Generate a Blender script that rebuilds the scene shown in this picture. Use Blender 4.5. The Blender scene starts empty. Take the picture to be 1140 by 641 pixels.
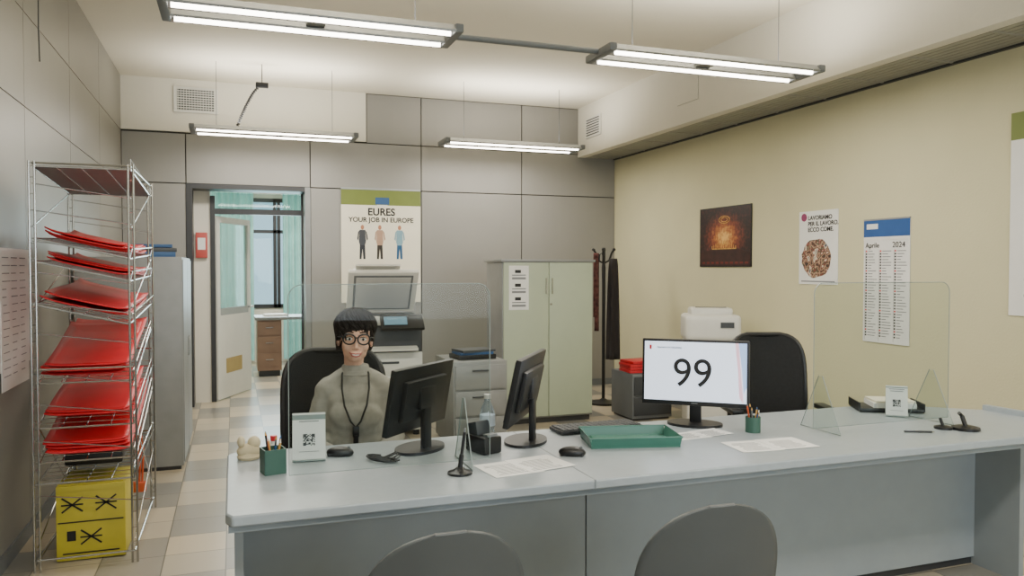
import bpy, bmesh, math, random
from mathutils import Vector, Matrix, Euler
random.seed(4)
R=math.radians
# ------------------------------------------------------------ materials
MATS={}
def srgb(h):
    h=h.lstrip('#'); v=[int(h[i:i+2],16)/255 for i in (0,2,4)]
    return tuple([(c/12.92 if c<=.04045 else ((c+.055)/1.055)**2.4) for c in v]+[1])
def mat(name,col,rough=.5,metal=0,var=.06,scale=8,bump=0,emit=0,spec=.5,bscale=None,ecol=None):
    if name in MATS: return MATS[name]
    m=bpy.data.materials.new(name); m.use_nodes=True; nt=m.node_tree; N=nt.nodes; L=nt.links
    p=N['Principled BSDF']; c=srgb(col)
    tc=N.new('ShaderNodeTexCoord'); no=N.new('ShaderNodeTexNoise'); no.inputs['Scale'].default_value=scale
    no.inputs['Detail'].default_value=4; L.new(tc.outputs['Object'],no.inputs['Vector'])
    r=N.new('ShaderNodeValToRGB'); L.new(no.outputs['Fac'],r.inputs['Fac'])
    r.color_ramp.elements[0].position=.3; r.color_ramp.elements[1].position=.7
    r.color_ramp.elements[0].color=tuple(x*(1-var) for x in c[:3])+(1,)
    r.color_ramp.elements[1].color=tuple(min(1,x*(1+var)) for x in c[:3])+(1,)
    L.new(r.outputs['Color'],p.inputs['Base Color'])
    p.inputs['Roughness'].default_value=rough; p.inputs['Metallic'].default_value=metal
    p.inputs['Specular IOR Level'].default_value=spec
    if bump:
        n2=N.new('ShaderNodeTexNoise'); n2.inputs['Scale'].default_value=bscale or 120
        L.new(tc.outputs['Object'],n2.inputs['Vector'])
        b=N.new('ShaderNodeBump'); b.inputs['Strength'].default_value=bump; b.inputs['Distance'].default_value=.01
        L.new(n2.outputs['Fac'],b.inputs['Height']); L.new(b.outputs['Normal'],p.inputs['Normal'])
    if emit:
        p.inputs['Emission Color'].default_value=srgb(ecol or col); p.inputs['Emission Strength'].default_value=emit
    MATS[name]=m; return m
def glassmat(name,tint,lo=.01,hi=.25,rough=.02):
    m=bpy.data.materials.new(name); m.use_nodes=True; nt=m.node_tree; N=nt.nodes; L=nt.links
    N.remove(N['Principled BSDF']); out=N['Material Output']
    t=N.new('ShaderNodeBsdfTransparent'); t.inputs['Color'].default_value=srgb(tint)
    g=N.new('ShaderNodeBsdfGlossy'); g.inputs['Roughness'].default_value=rough
    mx=N.new('ShaderNodeMixShader')
    lw=N.new('ShaderNodeLayerWeight'); lw.inputs['Blend'].default_value=.2
    mp=N.new('ShaderNodeMapRange'); mp.inputs['To Min'].default_value=lo; mp.inputs['To Max'].default_value=hi
    L.new(lw.outputs['Fresnel'],mp.inputs['Value']); L.new(mp.outputs['Result'],mx.inputs['Fac'])
    L.new(t.outputs[0],mx.inputs[1]); L.new(g.outputs[0],mx.inputs[2]); L.new(mx.outputs[0],out.inputs['Surface'])
    MATS[name]=m; return m
GLASS=glassmat('plexiglass','#f5f8f7',.004,.19)
GEDGE=mat('plexi_edge','#8f9a98',.2,0,.03)
WGLASS=glassmat('window_glass','#e6f2f2',.02,.4)
BOTTLE=glassmat('bottle_plastic','#eaf1f6',.1,.5,.15)
M_panel=mat('wall_panel_grey','#8e8c87',.42,.25,.035,1.5,.03)
M_panelL=mat('wall_panel_left','#8d8b84',.42,.2,.04,1.5,.03)
M_gap=mat('panel_gap','#3d3b37',.9)
M_yel=mat('yellow_plaster','#cac5a2',.9,0,.03,2,.15,bscale=60)
M_white=mat('white_plaster','#d9d5c8',.9,0,.02,2,.1,bscale=60)
M_ceil=mat('ceiling_plaster','#e2dccb',.92,0,.02,1.2,.08,bscale=40)
M_slat=mat('slat_metal','#9b9a90',.5,.2)
M_dark=mat('dark_frame','#37383a',.45,.2)
M_blk=mat('black_plastic','#141517',.4)
M_blkm=mat('black_mesh','#1b1c1e',.8,0,.2,60)
M_gry=mat('grey_plastic','#6a6e70',.5)
M_lgry=mat('light_grey_plastic','#a6a7a3',.5)
M_chair=mat('chair_shell_grey','#484c4d',.45,0,.03)
M_dgry=mat('dark_grey_plastic','#3b3e41',.5)
M_cab=mat('cabinet_grey','#858786',.45,.2)
M_green=mat('cabinet_green','#a9b39c',.5,0,.02)
M_ctop=mat('counter_top','#9ba4aa',.32,0,.04,30,.0)
M_cfront=mat('counter_front','#8f9698',.5,0,.03,10)
M_cedge=mat('counter_edge','#7f888d',.4)
M_chrome=mat('chrome','#b8b8b5',.25,1,.02)
M_alu=mat('aluminium','#9b9d9d',.4,.8,.03)
M_red=mat('red_plastic','#c4202a',.4,0,.12,6)
M_yb=mat('yellow_box','#bdb03a',.55)
M_wp=mat('white_plastic','#d4d3cb',.4,0,.02)
M_paper=mat('paper','#e2e2df',.8,0,.02)
M_cream=mat('poster_cream','#e6e0cc',.6,0,.02)
M_og=mat('olive_green','#6d7a35',.6,0,.05)
M_blue=mat('calendar_blue','#22508f',.5)
M_ink=mat('ink','#1a1b1d',.7)
M_inkg=mat('ink_grey','#7a7d80',.7)
M_tray=mat('green_tray_plastic','#3c6f61',.35,0,.05)
M_gcup=mat('green_cup','#34594d',.5)
M_pencil=mat('pencil_wood','#c79b54',.6)
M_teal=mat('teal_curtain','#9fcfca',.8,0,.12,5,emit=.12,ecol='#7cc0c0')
M_wood=mat('desk_wood','#8a6f5c',.5,0,.1,5)
M_orange=mat('orange_plastic','#c8552c',.5)
M_blueb=mat('blue_folder','#27507e',.5)
M_tube=mat('light_tube','#fff4dc',.5,emit=14,ecol='#fff6e8')
# ------------------------------------------------------------ builder
class B:
    def __init__(s): s.bm=bmesh.new(); s.m=[]
    def mi(s,m):
        if m not in s.m: s.m.append(m)
        return s.m.index(m)
    def _new(s,verts,m):
        i=s.mi(m); fs=set()
        for v in verts:
            for f in v.link_faces: fs.add(f)
        for f in fs: f.material_index=i
    def box(s,c,d,m,rot=(0,0,0),bev=0,seg=2):
        r=bmesh.ops.create_cube(s.bm,size=1); vs=r['verts']
        bmesh.ops.scale(s.bm,verts=vs,vec=d)
        if bev:
            es=list({e for v in vs for e in v.link_edges})
            q=bmesh.ops.bevel(s.bm,geom=es,offset=bev,segments=seg,affect='EDGES',profile=.6)
            vs=list({v for f in q['faces'] for v in f.verts}|{v for v in vs if v.is_valid})
        M=Matrix.Translation(c)@Euler(rot).to_matrix().to_4x4()
        bmesh.ops.transform(s.bm,matrix=M,verts=vs); s._new(vs,m); return s
    def bb(s,x0,x1,y0,y1,z0,z1,m,bev=0):
        return s.box(((x0+x1)/2,(y0+y1)/2,(z0+z1)/2),(abs(x1-x0),abs(y1-y0),abs(z1-z0)),m,bev=bev)
    def cyl(s,p0,p1,r,m,r1=None,seg=16):
        p0=Vector(p0);p1=Vector(p1);d=p1-p0
        q=bmesh.ops.create_cone(s.bm,cap_ends=True,segments=seg,radius1=r,radius2=r if r1 is None else r1,depth=d.length)
        M=Matrix.Translation((p0+p1)/2)@d.to_track_quat('Z','Y').to_matrix().to_4x4()
        bmesh.ops.transform(s.bm,matrix=M,verts=q['verts']); s._new(q['verts'],m); return s
    def sph(s,c,r,m,seg=20,rot=(0,0,0)):
        if not hasattr(r,'__len__'): r=(r,r,r)
        q=bmesh.ops.create_uvsphere(s.bm,u_segments=seg,v_segments=max(6,seg//2+2),radius=1)
        M=Matrix.Translation(c)@Euler(rot).to_matrix().to_4x4()@Matrix.Diagonal((r[0],r[1],r[2],1))
        bmesh.ops.transform(s.bm,matrix=M,verts=q['verts']); s._new(q['verts'],m); return s
    def chain(s,pts,m,n=6,seg=14):   # list of (pos,r)
        for (a,ra),(b,rb) in zip(pts,pts[1:]):
            a=Vector(a);b=Vector(b)
            for i in range(n+1):
                t=i/n; s.sph(a.lerp(b,t),ra+(rb-ra)*t,m,seg)
        return s
    def tube(s,pts,r,m,seg=8,closed=False):
        pts=[Vector(p) for p in pts]; n=len(pts); rings=[]; up=None
        for i,p in enumerate(pts):
            if closed: t=pts[(i+1)%n]-pts[i-1]
            else: t=pts[min(i+1,n-1)]-pts[max(i-1,0)]
            t.normalize()
            if up is None:
                up=Vector((0,0,1)) if abs(t.z)<.9 else Vector((1,0,0))
            a=t.cross(up).normalized(); b=a.cross(t).normalized(); up=b
            rr=r[i] if hasattr(r,'__len__') else r
            rings.append([s.bm.verts.new(p+(a*math.cos(k*2*math.pi/seg)+b*math.sin(k*2*math.pi/seg))*rr) for k in range(seg)])
        idx=s.mi(m)
        rng=range(n) if closed else range(n-1)
        for i in rng:
            A=rings[i];C=rings[(i+1)%n]
            for k in range(seg):
                f=s.bm.faces.new((A[k],A[(k+1)%seg],C[(k+1)%seg],C[k])); f.material_index=idx
        if not closed:
            for q in (rings[0],rings[-1]):
                f=s.bm.faces.new(q); f.material_index=idx
        return s
    def prism(s,poly,z0,z1,m):
        idx=s.mi(m); lo=[s.bm.verts.new((x,y,z0)) for x,y in poly]; hi=[s.bm.verts.new((x,y,z1)) for x,y in poly]
        n=len(poly); fs=[s.bm.faces.new(lo[::-1]),s.bm.faces.new(hi)]
        for i in range(n): fs.append(s.bm.faces.new((lo[i],lo[(i+1)%n],hi[(i+1)%n],hi[i])))
        for f in fs: f.material_index=idx
        return s
    def prismx(s,poly,x0,x1,m): # poly in (y,z)
        idx=s.mi(m); lo=[s.bm.verts.new((x0,y,z)) for y,z in poly]; hi=[s.bm.verts.new((x1,y,z)) for y,z in poly]
        n=len(poly); fs=[s.bm.faces.new(lo[::-1]),s.bm.faces.new(hi)]
        for i in range(n): fs.append(s.bm.faces.new((lo[i],lo[(i+1)%n],hi[(i+1)%n],hi[i])))
        for f in fs: f.material_index=idx
        return s
    def prismy(s,poly,y0,y1,m): # poly in (x,z)
        idx=s.mi(m); lo=[s.bm.verts.new((x,y0,z)) for x,z in poly]; hi=[s.bm.verts.new((x,y1,z)) for x,z in poly]
        n=len(poly); fs=[s.bm.faces.new(lo[::-1]),s.bm.faces.new(hi)]
        for i in range(n): fs.append(s.bm.faces.new((lo[i],lo[(i+1)%n],hi[(i+1)%n],hi[i])))
        for f in fs: f.material_index=idx
        return s
    def lathe(s,prof,c,m,seg=24):
        idx=s.mi(m); c=Vector(c); rings=[]
        for r,z in prof:
            rings.append([s.bm.verts.new(c+Vector((r*math.cos(k*2*math.pi/seg),r*math.sin(k*2*math.pi/seg),z))) for k in range(seg)])
        for A,C in zip(rings,rings[1:]):
            for k in range(seg):
                f=s.bm.faces.new((A[k],A[(k+1)%seg],C[(k+1)%seg],C[k])); f.material_index=idx
        for q in (rings[0],rings[-1]):
            f=s.bm.faces.new(q); f.material_index=idx
        return s
    def grid(s,fn,nu,nv,m):
        idx=s.mi(m); V=[[s.bm.verts.new(fn(i/nu,j/nv)) for j in range(nv+1)] for i in range(nu+1)]
        for i in range(nu):
            for j in range(nv):
                f=s.bm.faces.new((V[i][j],V[i+1][j],V[i+1][j+1],V[i][j+1])); f.material_index=idx
        return s
    def fin(s,name,loc=(0,0,0),rz=0,parent=None,rot=None,norm=True,ang=35,solid=0):
        if norm: bmesh.ops.recalc_face_normals(s.bm,faces=s.bm.faces)
        me=bpy.data.meshes.new(name); s.bm.to_mesh(me); s.bm.free()
        for m in s.m: me.materials.append(m)
        me.polygons.foreach_set('use_smooth',[True]*len(me.polygons))
        me.set_sharp_from_angle(angle=R(ang))
        o=bpy.data.objects.new(name,me); bpy.context.scene.collection.objects.link(o)
        o.location=loc; o.rotation_euler=rot if rot else (0,0,R(rz))
        if parent: o.parent=parent
        if solid:
            md=o.modifiers.new('solid','SOLIDIFY'); md.thickness=solid; md.offset=0
        return o
def empty(name,loc=(0,0,0),rz=0,parent=None,rot=None):
    o=bpy.data.objects.new(name,None); bpy.context.scene.collection.objects.link(o)
    o.location=loc; o.rotation_euler=rot if rot else (0,0,R(rz)); o.empty_display_size=.1
    if parent:o.parent=parent
    return o
def text(body,size,loc,m,parent,name='lettering',rot=(R(90),0,0),align='CENTER',bold=0,ext=.0006):
    c=bpy.data.curves.new(name,'FONT'); c.body=body; c.size=size; c.align_x=align; c.align_y='CENTER'
    c.extrude=ext; c.offset=bold; c.materials.append(m)
    o=bpy.data.objects.new(name,c); bpy.context.scene.collection.objects.link(o)
    o.location=loc; o.rotation_euler=rot; o.parent=parent; return o
def blob(b,name,parent,vox=.008,smooth=6,mat_=None,disp=0,dscale=.02):
    o=b.fin(name,parent=parent)
    r=o.modifiers.new('r','REMESH'); r.mode='VOXEL'; r.voxel_size=vox; r.use_smooth_shade=True
    if smooth:
        q=o.modifiers.new('s','SMOOTH'); q.iterations=smooth; q.factor=.5
    if disp:
        t=bpy.data.textures.new(name+'_t','CLOUDS'); t.noise_scale=dscale; t.noise_depth=2
        d=o.modifiers.new('d','DISPLACE'); d.texture=t; d.strength=disp; d.texture_coords='LOCAL'
    return o
# ------------------------------------------------------------ room
XL,XR,YB,YF,ZC=-1.09,4.63,9.03,-2.5,3.5
SX,SZ=4.106,2.89
def floormat():
    m=bpy.data.materials.new('floor_tiles'); m.use_nodes=True; nt=m.node_tree;N=nt.nodes;L=nt.links;p=N['Principled BSDF']
    tc=N.new('ShaderNodeTexCoord'); mp=N.new('ShaderNodeMapping'); L.new(tc.outputs['Object'],mp.inputs['Vector'])
    mp.inputs['Location'].default_value=(.05,.1,0)
    b=N.new('ShaderNodeTexBrick'); b.offset=0; b.inputs['Scale'].default_value=1
    b.inputs['Brick Width'].default_value=.3; b.inputs['Row Height'].default_value=.3
    b.inputs['Mortar Size'].default_value=.003; b.inputs['Bias'].default_value=.1
    b.inputs['Color1'].default_value=srgb('#b5a68b'); b.inputs['Color2'].default_value=srgb('#7c7b76'); b.inputs['Mortar'].default_value=srgb('#5b574d')
    L.new(mp.outputs['Vector'],b.inputs['Vector'])
    sx=N.new('ShaderNodeSeparateXYZ'); L.new(mp.outputs['Vector'],sx.inputs[0])
    def stripe(o,per,duty):
        d=N.new('ShaderNodeMath'); d.operation='DIVIDE'; d.inputs[1].default_value=per; L.new(o,d.inputs[0])
        f=N.new('ShaderNodeMath'); f.operation='FRACT'; L.new(d.outputs[0],f.inputs[0])
        g=N.new('ShaderNodeMath'); g.operation='LESS_THAN'; g.inputs[1].default_value=duty; L.new(f.outputs[0],g.inputs[0]); return g.outputs[0]
    a=stripe(sx.outputs['X'],.6,.5); e=stripe(sx.outputs['Y'],1.2,.5)
    mm=N.new('ShaderNodeMath'); mm.operation='SUBTRACT'; L.new(a,mm.inputs[0]); L.new(e,mm.inputs[1])
    ab=N.new('ShaderNodeMath'); ab.operation='ABSOLUTE'; L.new(mm.outputs[0],ab.inputs[0])
    mx=N.new('ShaderNodeMixRGB'); mx.inputs['Color1'].default_value=srgb('#b8ac94'); mx.inputs['Color2'].default_value=srgb('#7b7a74')
    L.new(ab.outputs[0],mx.inputs['Fac'])
    m3=N.new('ShaderNodeMixRGB'); m3.inputs['Fac'].default_value=.3; L.new(mx.outputs[0],m3.inputs['Color1']); L.new(b.outputs['Color'],m3.inputs['Color2'])
    m4=N.new('ShaderNodeMixRGB'); m4.inputs['Color2'].default_value=srgb('#5b574d'); L.new(b.outputs['Fac'],m4.inputs['Fac']); L.new(m3.outputs[0],m4.inputs['Color1'])
    L.new(m4.outputs[0],p.inputs['Base Color']); p.inputs['Roughness'].default_value=.3
    return m
B().bb(XL-.3,XR+.12,YF-.12,13.15,-.1,0,floormat()).fin('floor')
B().bb(XL-.3,XR+.12,YF-.12,13.15,ZC,ZC+.1,M_ceil).fin('ceiling')
w=B()
DX0,DX1,DZ=-.43,.78,2.37
w.bb(XL-.12,DX0-.03,YB+.02,YB+.14,0,ZC,M_gap); w.bb(DX1+.03,XR+.12,YB+.02,YB+.14,0,ZC,M_gap); w.bb(DX0-.03,DX1+.03,YB+.02,YB+.14,DZ+.03,ZC,M_gap)
g=.006
xs=[XL,-.47,.82,2.09,3.35,XR]; zs=[0.0,2.40,2.93]
for i in range(5):
    for j in range(2):
        x0,x1=xs[i]+g,xs[i+1]-g; z0,z1=zs[j]+g,zs[j+1]-g
        if i==1 and j<1: continue
        w.bb(x0,x1,YB,YB+.03,z0,z1,M_panel)
w.bb(XL,1.445,YB-.005,YB+.03,2.945,ZC,M_white)
for a,b_ in ((1.45,2.09),(2.09,3.35),(3.35,XR)):
    w.bb(a+g,b_-g,YB,YB+.03,2.936,ZC-.01,M_panel)
w.fin('wall_back')
B().bb(DX0-.04,DX0+.02,YB-.012,YB+.3,0,DZ+.03,M_dark).bb(DX1-.02,DX1+.04,YB-.012,YB+.3,0,DZ+.03,M_cab).bb(DX0+.02,DX1-.02,YB-.012,YB+.3,DZ-.02,DZ+.03,M_dark).fin('trim_1')
w=B(); w.bb(XL-.14,XL-.02,YF-.12,YB+.14,0,ZC,M_gap)
ys=[YF,-1.3,-.03,1.24,2.51,3.76,5.03,6.33,7.64,YB]
for a,b_ in zip(ys,ys[1:]):
    for z0,z1 in ((0,2.40),(2.40,2.93),(2.93,ZC)):
        w.bb(XL-.03,XL,a+g*.6,b_-g*.6,z0+g*.5,z1-g*.5,M_panelL)
w.fin('wall_left')
B().bb(XR,XR+.12,YF-.12,YB+.14,0,ZC,M_yel).fin('wall_right')
w=B(); w.bb(SX,XR,YF,YB-.006,SZ+.02,ZC,M_white)
w.bb(SX-.004,SX+.10,YF,YB-.006,SZ,SZ+.03,M_white)
for i in range(7):
    x=SX+.115+i*.058
    w.bb(x,x+.048,YF,YB-.006,SZ+.002,SZ+.022,M_slat)
w.bb(XR-.03,XR,YF,YB-.006,SZ-.012,SZ+.02,M_dark)
y=-2
while y<9:
    w.bb(SX+.1,XR-.03,y,y+.02,SZ-.004,SZ+.01,M_slat); y+=.6
w.fin('soffit_beam')
w=B(); w.bb(XL-.12,.2,YF-.12,YF,0,ZC,M_white); w.bb(3.8,XR+.12,YF-.12,YF,0,ZC,M_white); w.bb(.2,3.8,YF-.12,YF,0,.9,M_white); w.bb(.2,3.8,YF-.12,YF,2.7,ZC,M_white); w.fin('wall_front')
w=B()
for x in (.2,1.4,2.6,3.76): w.bb(x,x+.04,YF-.08,YF-.03,.9,2.7,M_dark)
w.bb(.2,3.8,YF-.08,YF-.03,.9,.94,M_dark).bb(.2,3.8,YF-.08,YF-.03,2.66,2.7,M_dark); w.bb(.24,3.76,YF-.06,YF-.055,.94,2.66,WGLASS); w.fin('window_1')
B().bb(XL,XL+.012,3,YB,0,.08,M_gry).fin('baseboard_left')
B().bb(DX1+.05,XR-.013,YB-.012,YB,0,.08,M_gry).fin('baseboard_back')
B().bb(XR-.012,XR,YF,YB-.013,0,.08,M_gry).fin('baseboard_right')
# ---- room beyond door
w=B(); w.bb(XL-.3,.0,13,13.12,0,ZC,M_white).bb(1.9,XR,13,13.12,0,ZC,M_white).bb(0,1.9,13,13.12,0,.86,M_white).bb(0,1.9,13,13.12,2.6,ZC,M_white); w.fin('wall_far')
B().bb(XL-.3,XL-.2,YB+.14,13,0,ZC,M_white).fin('wall_far_left')
B().bb(2.6,2.7,YB+.14,13,0,ZC,M_white).fin('wall_far_right')
w=B()
for x in (0,.60,.66,1.25,1.86): w.bb(x,x+.05,12.98,13.06,.86,2.6,M_dark)
w.bb(0,1.9,12.98,13.06,.86,.92,M_dark).bb(0,1.9,12.98,13.06,2.54,2.6,M_dark).bb(0,1.9,12.98,13.06,2.05,2.1,M_dark).bb(.05,1.86,13.02,13.025,.9,2.55,WGLASS); w.fin('window_2')
for x0,x1 in ((-.5,.30),(.74,1.25)):
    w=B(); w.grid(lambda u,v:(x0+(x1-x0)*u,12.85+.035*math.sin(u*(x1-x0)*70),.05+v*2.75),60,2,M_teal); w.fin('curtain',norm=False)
B().cyl((-.6,12.85,2.82),(1.9,12.85,2.82),.012,M_alu).bb(-.55,-.53,12.84,13,2.81,2.83,M_alu).bb(1.85,1.87,12.84,13,2.81,2.83,M_alu).fin('curtain_rail')
w=B(); w.bb(DX0+.02,-.24,9.31,9.37,0,DZ+.3,M_white); w.bb(-.24,-.19,9.29,9.38,0,2.3,M_dark); w.bb(-.19,.76,9.29,9.38,2.10,2.16,M_dark); w.bb(.74,.80,9.31,9.38,0,2.7,M_dark); w.bb(-.19,.76,9.33,9.34,2.16,2.34,WGLASS)
w.fin('trim_2')
dl=empty('door_1',(-.19,9.34,.01),R(0))
dl.rotation_euler=(0,0,math.atan2(.8,.38))
w=B(); W=.86
w.bb(0,.07,-.02,.02,0,2.07,M_wp).bb(W-.07,W,-.02,.02,0,2.07,M_wp).bb(.07,W-.07,-.02,.02,0,.95,M_wp).bb(.07,W-.07,-.02,.02,2.0,2.07,M_wp).bb(.07,W-.07,-.02,.02,.95,1.03,M_alu).bb(.07,W-.07,-.004,.004,1.03,2.0,WGLASS)
w.bb(.2,.6,-.024,-.019,.28,.45,mat('door_label','#a9935a',.6)); w.cyl((W-.04,-.07,1.02),(W-.04,.07,1.02),.012,M_chrome).bb(W-.16,W-.03,-.075,-.06,1.01,1.03,M_chrome).bb(W-.16,W-.03,.06,.075,1.01,1.03,M_chrome)
w.fin('leaf',parent=dl)
w=B(); w.bb(.27,1.5,11.2,11.85,.78,.82,M_cab,bev=.005).bb(.30,.62,11.24,11.8,.08,.78,M_wood).bb(1.42,1.46,11.24,11.8,0,.78,M_cab).bb(.32,.60,11.28,11.76,0,.08,M_dark)
for z in (.14,.37,.58): w.bb(.31,.61,11.228,11.242,z,z+.18,M_wood).bb(.41,.51,11.215,11.23,z+.09,z+.1,M_chrome)
w.fin('office_desk')
B().box((.55,11.5,.835),(.3,.22,.03),M_paper,rot=(0,0,.2)).fin('paper_stack',)
# ---- wall fittings
w=B(); w.bb(0,.44,0,.02,0,.27,M_wp)
for i in range(9): w.box((.22,-.004,.035+i*.025),(.37,.006,.012),M_dgry,rot=(.5,0,0))
for i in range(14): w.bb(.04+i*.0275,.046+i*.0275,-.01,0,.02,.25,M_wp)
w.fin('air_vent',(-.58,YB-.026,3.15))
w=B(); w.bb(-.2,.2,0,.02,-.12,.12,M_wp)
for i in range(7): w.box((0,-.004,-.09+i*.03),(.34,.006,.012),M_dgry,rot=(.5,0,0))
w.fin('air_vent',(SX-.022,8.55,3.2),-90)
w=B(); w.bb(-.18,.18,0,.008,-.12,.12,M_white).bb(-.182,.182,.005,.008,-.122,.122,M_slat); w.fin('access_panel',(SX-.009,6.5,3.2),-90)
w=B(); pts=[]
for i in range(110):
    t=i/109; pts.append((-.02-.22*(t**.7)+.012*math.sin(i*1.3),.012*math.cos(i*1.3),.40-.42*t))
w.tube(pts,.007,M_blk).box((.0,0,.415),(.12,.05,.05),M_blk,bev=.008).cyl((0,0,.42),(0,0,.62),.004,M_blk)
w.fin('coiled_cable',(.28,8.1,2.88))
w=B(); w.bb(-.05,.05,0,.03,-.06,.06,M_wp,bev=.006).bb(-.03,.03,-.003,0,0,.04,M_dgry); w.fin('thermostat',(-.535,YB-.031,1.32))
w=B(); w.bb(-.06,.06,0,.04,-.14,.14,mat('red_box','#b34a44',.5),bev=.006).bb(-.04,.04,-.004,0,-.05,.08,M_paper).fin('alarm_box',(-.33,9.268,1.75))
# ------------------------------------------------------------ lights
def lamp(x0,x1,yc,z,name='ceiling_lamp',wires=(.15,.85)):
    L_=x1-x0; e=empty(name,((x0+x1)/2,yc,z)); w=B(); h=L_/2
    for sy in (-.12,.12):
        w.prismx([(sy-.055,0.0),(sy-.06,.012),(sy-.03,.05),(sy+.03,.05),(sy+.06,.012),(sy+.055,0.0),(sy+.035,.014),(sy-.035,.014)],-h+.03,h-.03,M_alu)
    for sx in (-h+.02,h-.02):
        w.box((sx,0,.025),(.05,.36,.05),M_gry,bev=.01)
    w.bb(-.05,.05,-.1,.1,.02,.05,M_alu)
    w.bb(-h+.03,h-.03,-.012,.012,.03,.05,M_alu)
    w.fin('housing',parent=e)
    w=B()
    for sy in (-.12,.12): w.cyl((-h+.06,sy,.004),(h-.06,sy,.004),.014,M_tube)
    w.fin('tubes',parent=e)
    w=B()
    for f in wires:
        w.cyl((-h+L_*f,0,.05),(-h+L_*f,0,ZC-z),.0025,M_dgry,seg=6)
    w.fin('suspension_wires',parent=e)
    for nm,zz,rx,pw in (('down',-.025,0,LD),('up',.1,math.pi,LU)):
        ld=bpy.data.lights.new('lamp_glow_'+nm,'AREA'); ld.shape='RECTANGLE'; ld.size=L_-.1; ld.size_y=.3; ld.energy=pw; ld.color=(1,.945,.85)
        lo=bpy.data.objects.new('lamp_glow_'+nm,ld); bpy.context.scene.collection.objects.link(lo); lo.parent=e; lo.location=(0,0,zz); lo.rotation_euler=(rx,0,0)
    return e
LD,LU=37,30
lamp(-.35,1.245,4.49,2.84); lamp(2.18,3.80,4.49,2.83)
lamp(-.38,1.195,8.12,2.81); lamp(2.11,3.70,8.12,2.82)
lamp(-.35,1.245,.9,2.85); lamp(2.17,3.73,.9,2.85)  # unseen extra row of lamps, added as general room fill
w=B().cyl((1.245,4.49,2.865),(2.18,4.49,2.865),.018,M_gry); w.fin('conduit_pipe')
LD,LU=70,45
lamp(-.3,1.2,11.2,2.75)
def area(name,loc,rot,sx,sy,e,col):
    ld=bpy.data.lights.new(name,'AREA'); ld.shape='RECTANGLE'; ld.size=sx; ld.size_y=sy; ld.energy=e; ld.color=col
    o=bpy.data.objects.new(name,ld); bpy.context.scene.collection.objects.link(o); o.location=loc; o.rotation_euler=rot
area('daylight_front_window',(2.0,YF+.02,1.8),(R(90),0,0),3.4,1.7,110,(.88,.94,1))
area('daylight_far_window',(.95,12.78,1.7),(R(-90),0,0),1.8,1.6,80,(.75,.95,1))
wd=bpy.data.worlds.new('sky'); bpy.context.scene.world=wd; wd.use_nodes=True
bg=wd.node_tree.nodes['Background']; bg.inputs[0].default_value=(.62,.80,.92,1); bg.inputs[1].default_value=1.6
# ------------------------------------------------------------ counter
CT=.75
e=empty('reception_counter')
w=B()
poly=[(-.03,2.52),(-.01,2.48),(3.78,2.48),(3.74,3.02),(3.34,3.35),(0,3.35),(-.03,3.31)]
w.prism(poly,CT-.035,CT,M_ctop); o=w.fin('worktop',parent=e,ang=30)
md=o.modifiers.new('b','BEVEL'); md.width=.006; md.segments=2; md.limit_method='ANGLE'
w=B(); w.prism([(-.022,2.495),(3.77,2.495),(3.72,3.01),(3.33,3.33),(-.022,3.33)],CT-.055,CT-.035,M_cedge)
w.bb(1.196,1.202,2.478,3.35,CT-.03,CT+.0008,M_cedge)
w.box((3.755,2.75,CT-.01),(.035,.56,.075),M_ctop,rot=(0,0,.07),bev=.005)
w.fin('edge_trim',parent=e)
w=B(); w.bb(.02,1.356,2.90,2.925,.04,CT-.055,M_cfront).bb(1.362,3.52,2.90,2.925,.04,CT-.055,M_cfront).bb(1.35,1.37,2.925,2.95,0,.7,M_cedge)
w.bb(-.005,.022,2.62,3.32,0,CT-.055,M_cfront).bb(3.52,3.55,2.66,3.1,0,CT-.055,M_cfront)
w.bb(.02,3.52,2.915,2.93,0,.04,M_dark)
for x in (.45,.9,1.7,2.3,2.9): w.prismx([(2.90,.69),(2.66,.69),(2.90,.60)],x,x+.012,M_cedge)
w.fin('front_panel',parent=e)
# ------------------------------------------------------------ visitor chair
def shell_pts(W,H,zf,p,curv,lean):
    def fn(u,v):
        t=-math.cos(v*math.pi)
        if t>-.2: k=(t+.2)/1.2
        else: k=-(t+.2)/.8*.6
        hw=W*max(0.02,(1-abs(k)**p))**(1/p)
        x=(u*2-1)*hw; z=zf+(t+1)/2*H
        return (x, lean*(t+1)/2 - curv*(x/W)**2, z)
    return fn
def visitor_chair(loc,rz,top=.85):
    e=empty('visitor_chair',loc,rz)
    w=B(); w.grid(shell_pts(.225,.40,top-.40,2.3,.05,.07),22,26,M_chair); w.fin('backrest',(0,.20,0),parent=e,solid=.014,norm=True,ang=80)
    w=B()
    def seat(u,v):
        x=(u*2-1)*.22*(1-.12*(abs(v*2-1))**4); y=-.22+v*.42
        return (x,y,.45-.02*math.sin(v*math.pi)+.01*(x/.22)**2-(.03*max(0,.2-v)/.2))
    w.grid(seat,16,16,M_chair); w.fin('seat',parent=e,solid=.016,ang=80)
    w=B()
    for s in (-1,1):
        w.tube([(s*.21,-.22,.0),(s*.19,-.17,.42),(s*.18,-.10,.437),(s*.18,.12,.437),(s*.19,.17,.42),(s*.21,.26,0)],.011,M_dgry)
        w.tube([(s*.10,.12,.437),(s*.10,.2,.44),(s*.10,.235,.50),(s*.10,.255,.62)],.009,M_dgry)
    w.cyl((-.18,-.1,.43),(.18,-.1,.43),.01,M_dgry).cyl((-.18,.12,.43),(.18,.12,.43),.01,M_dgry); w.fin('frame',parent=e)
visitor_chair((.50,2.12,0),180,.845); visitor_chair((1.275,2.07,0),176,.85)
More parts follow.
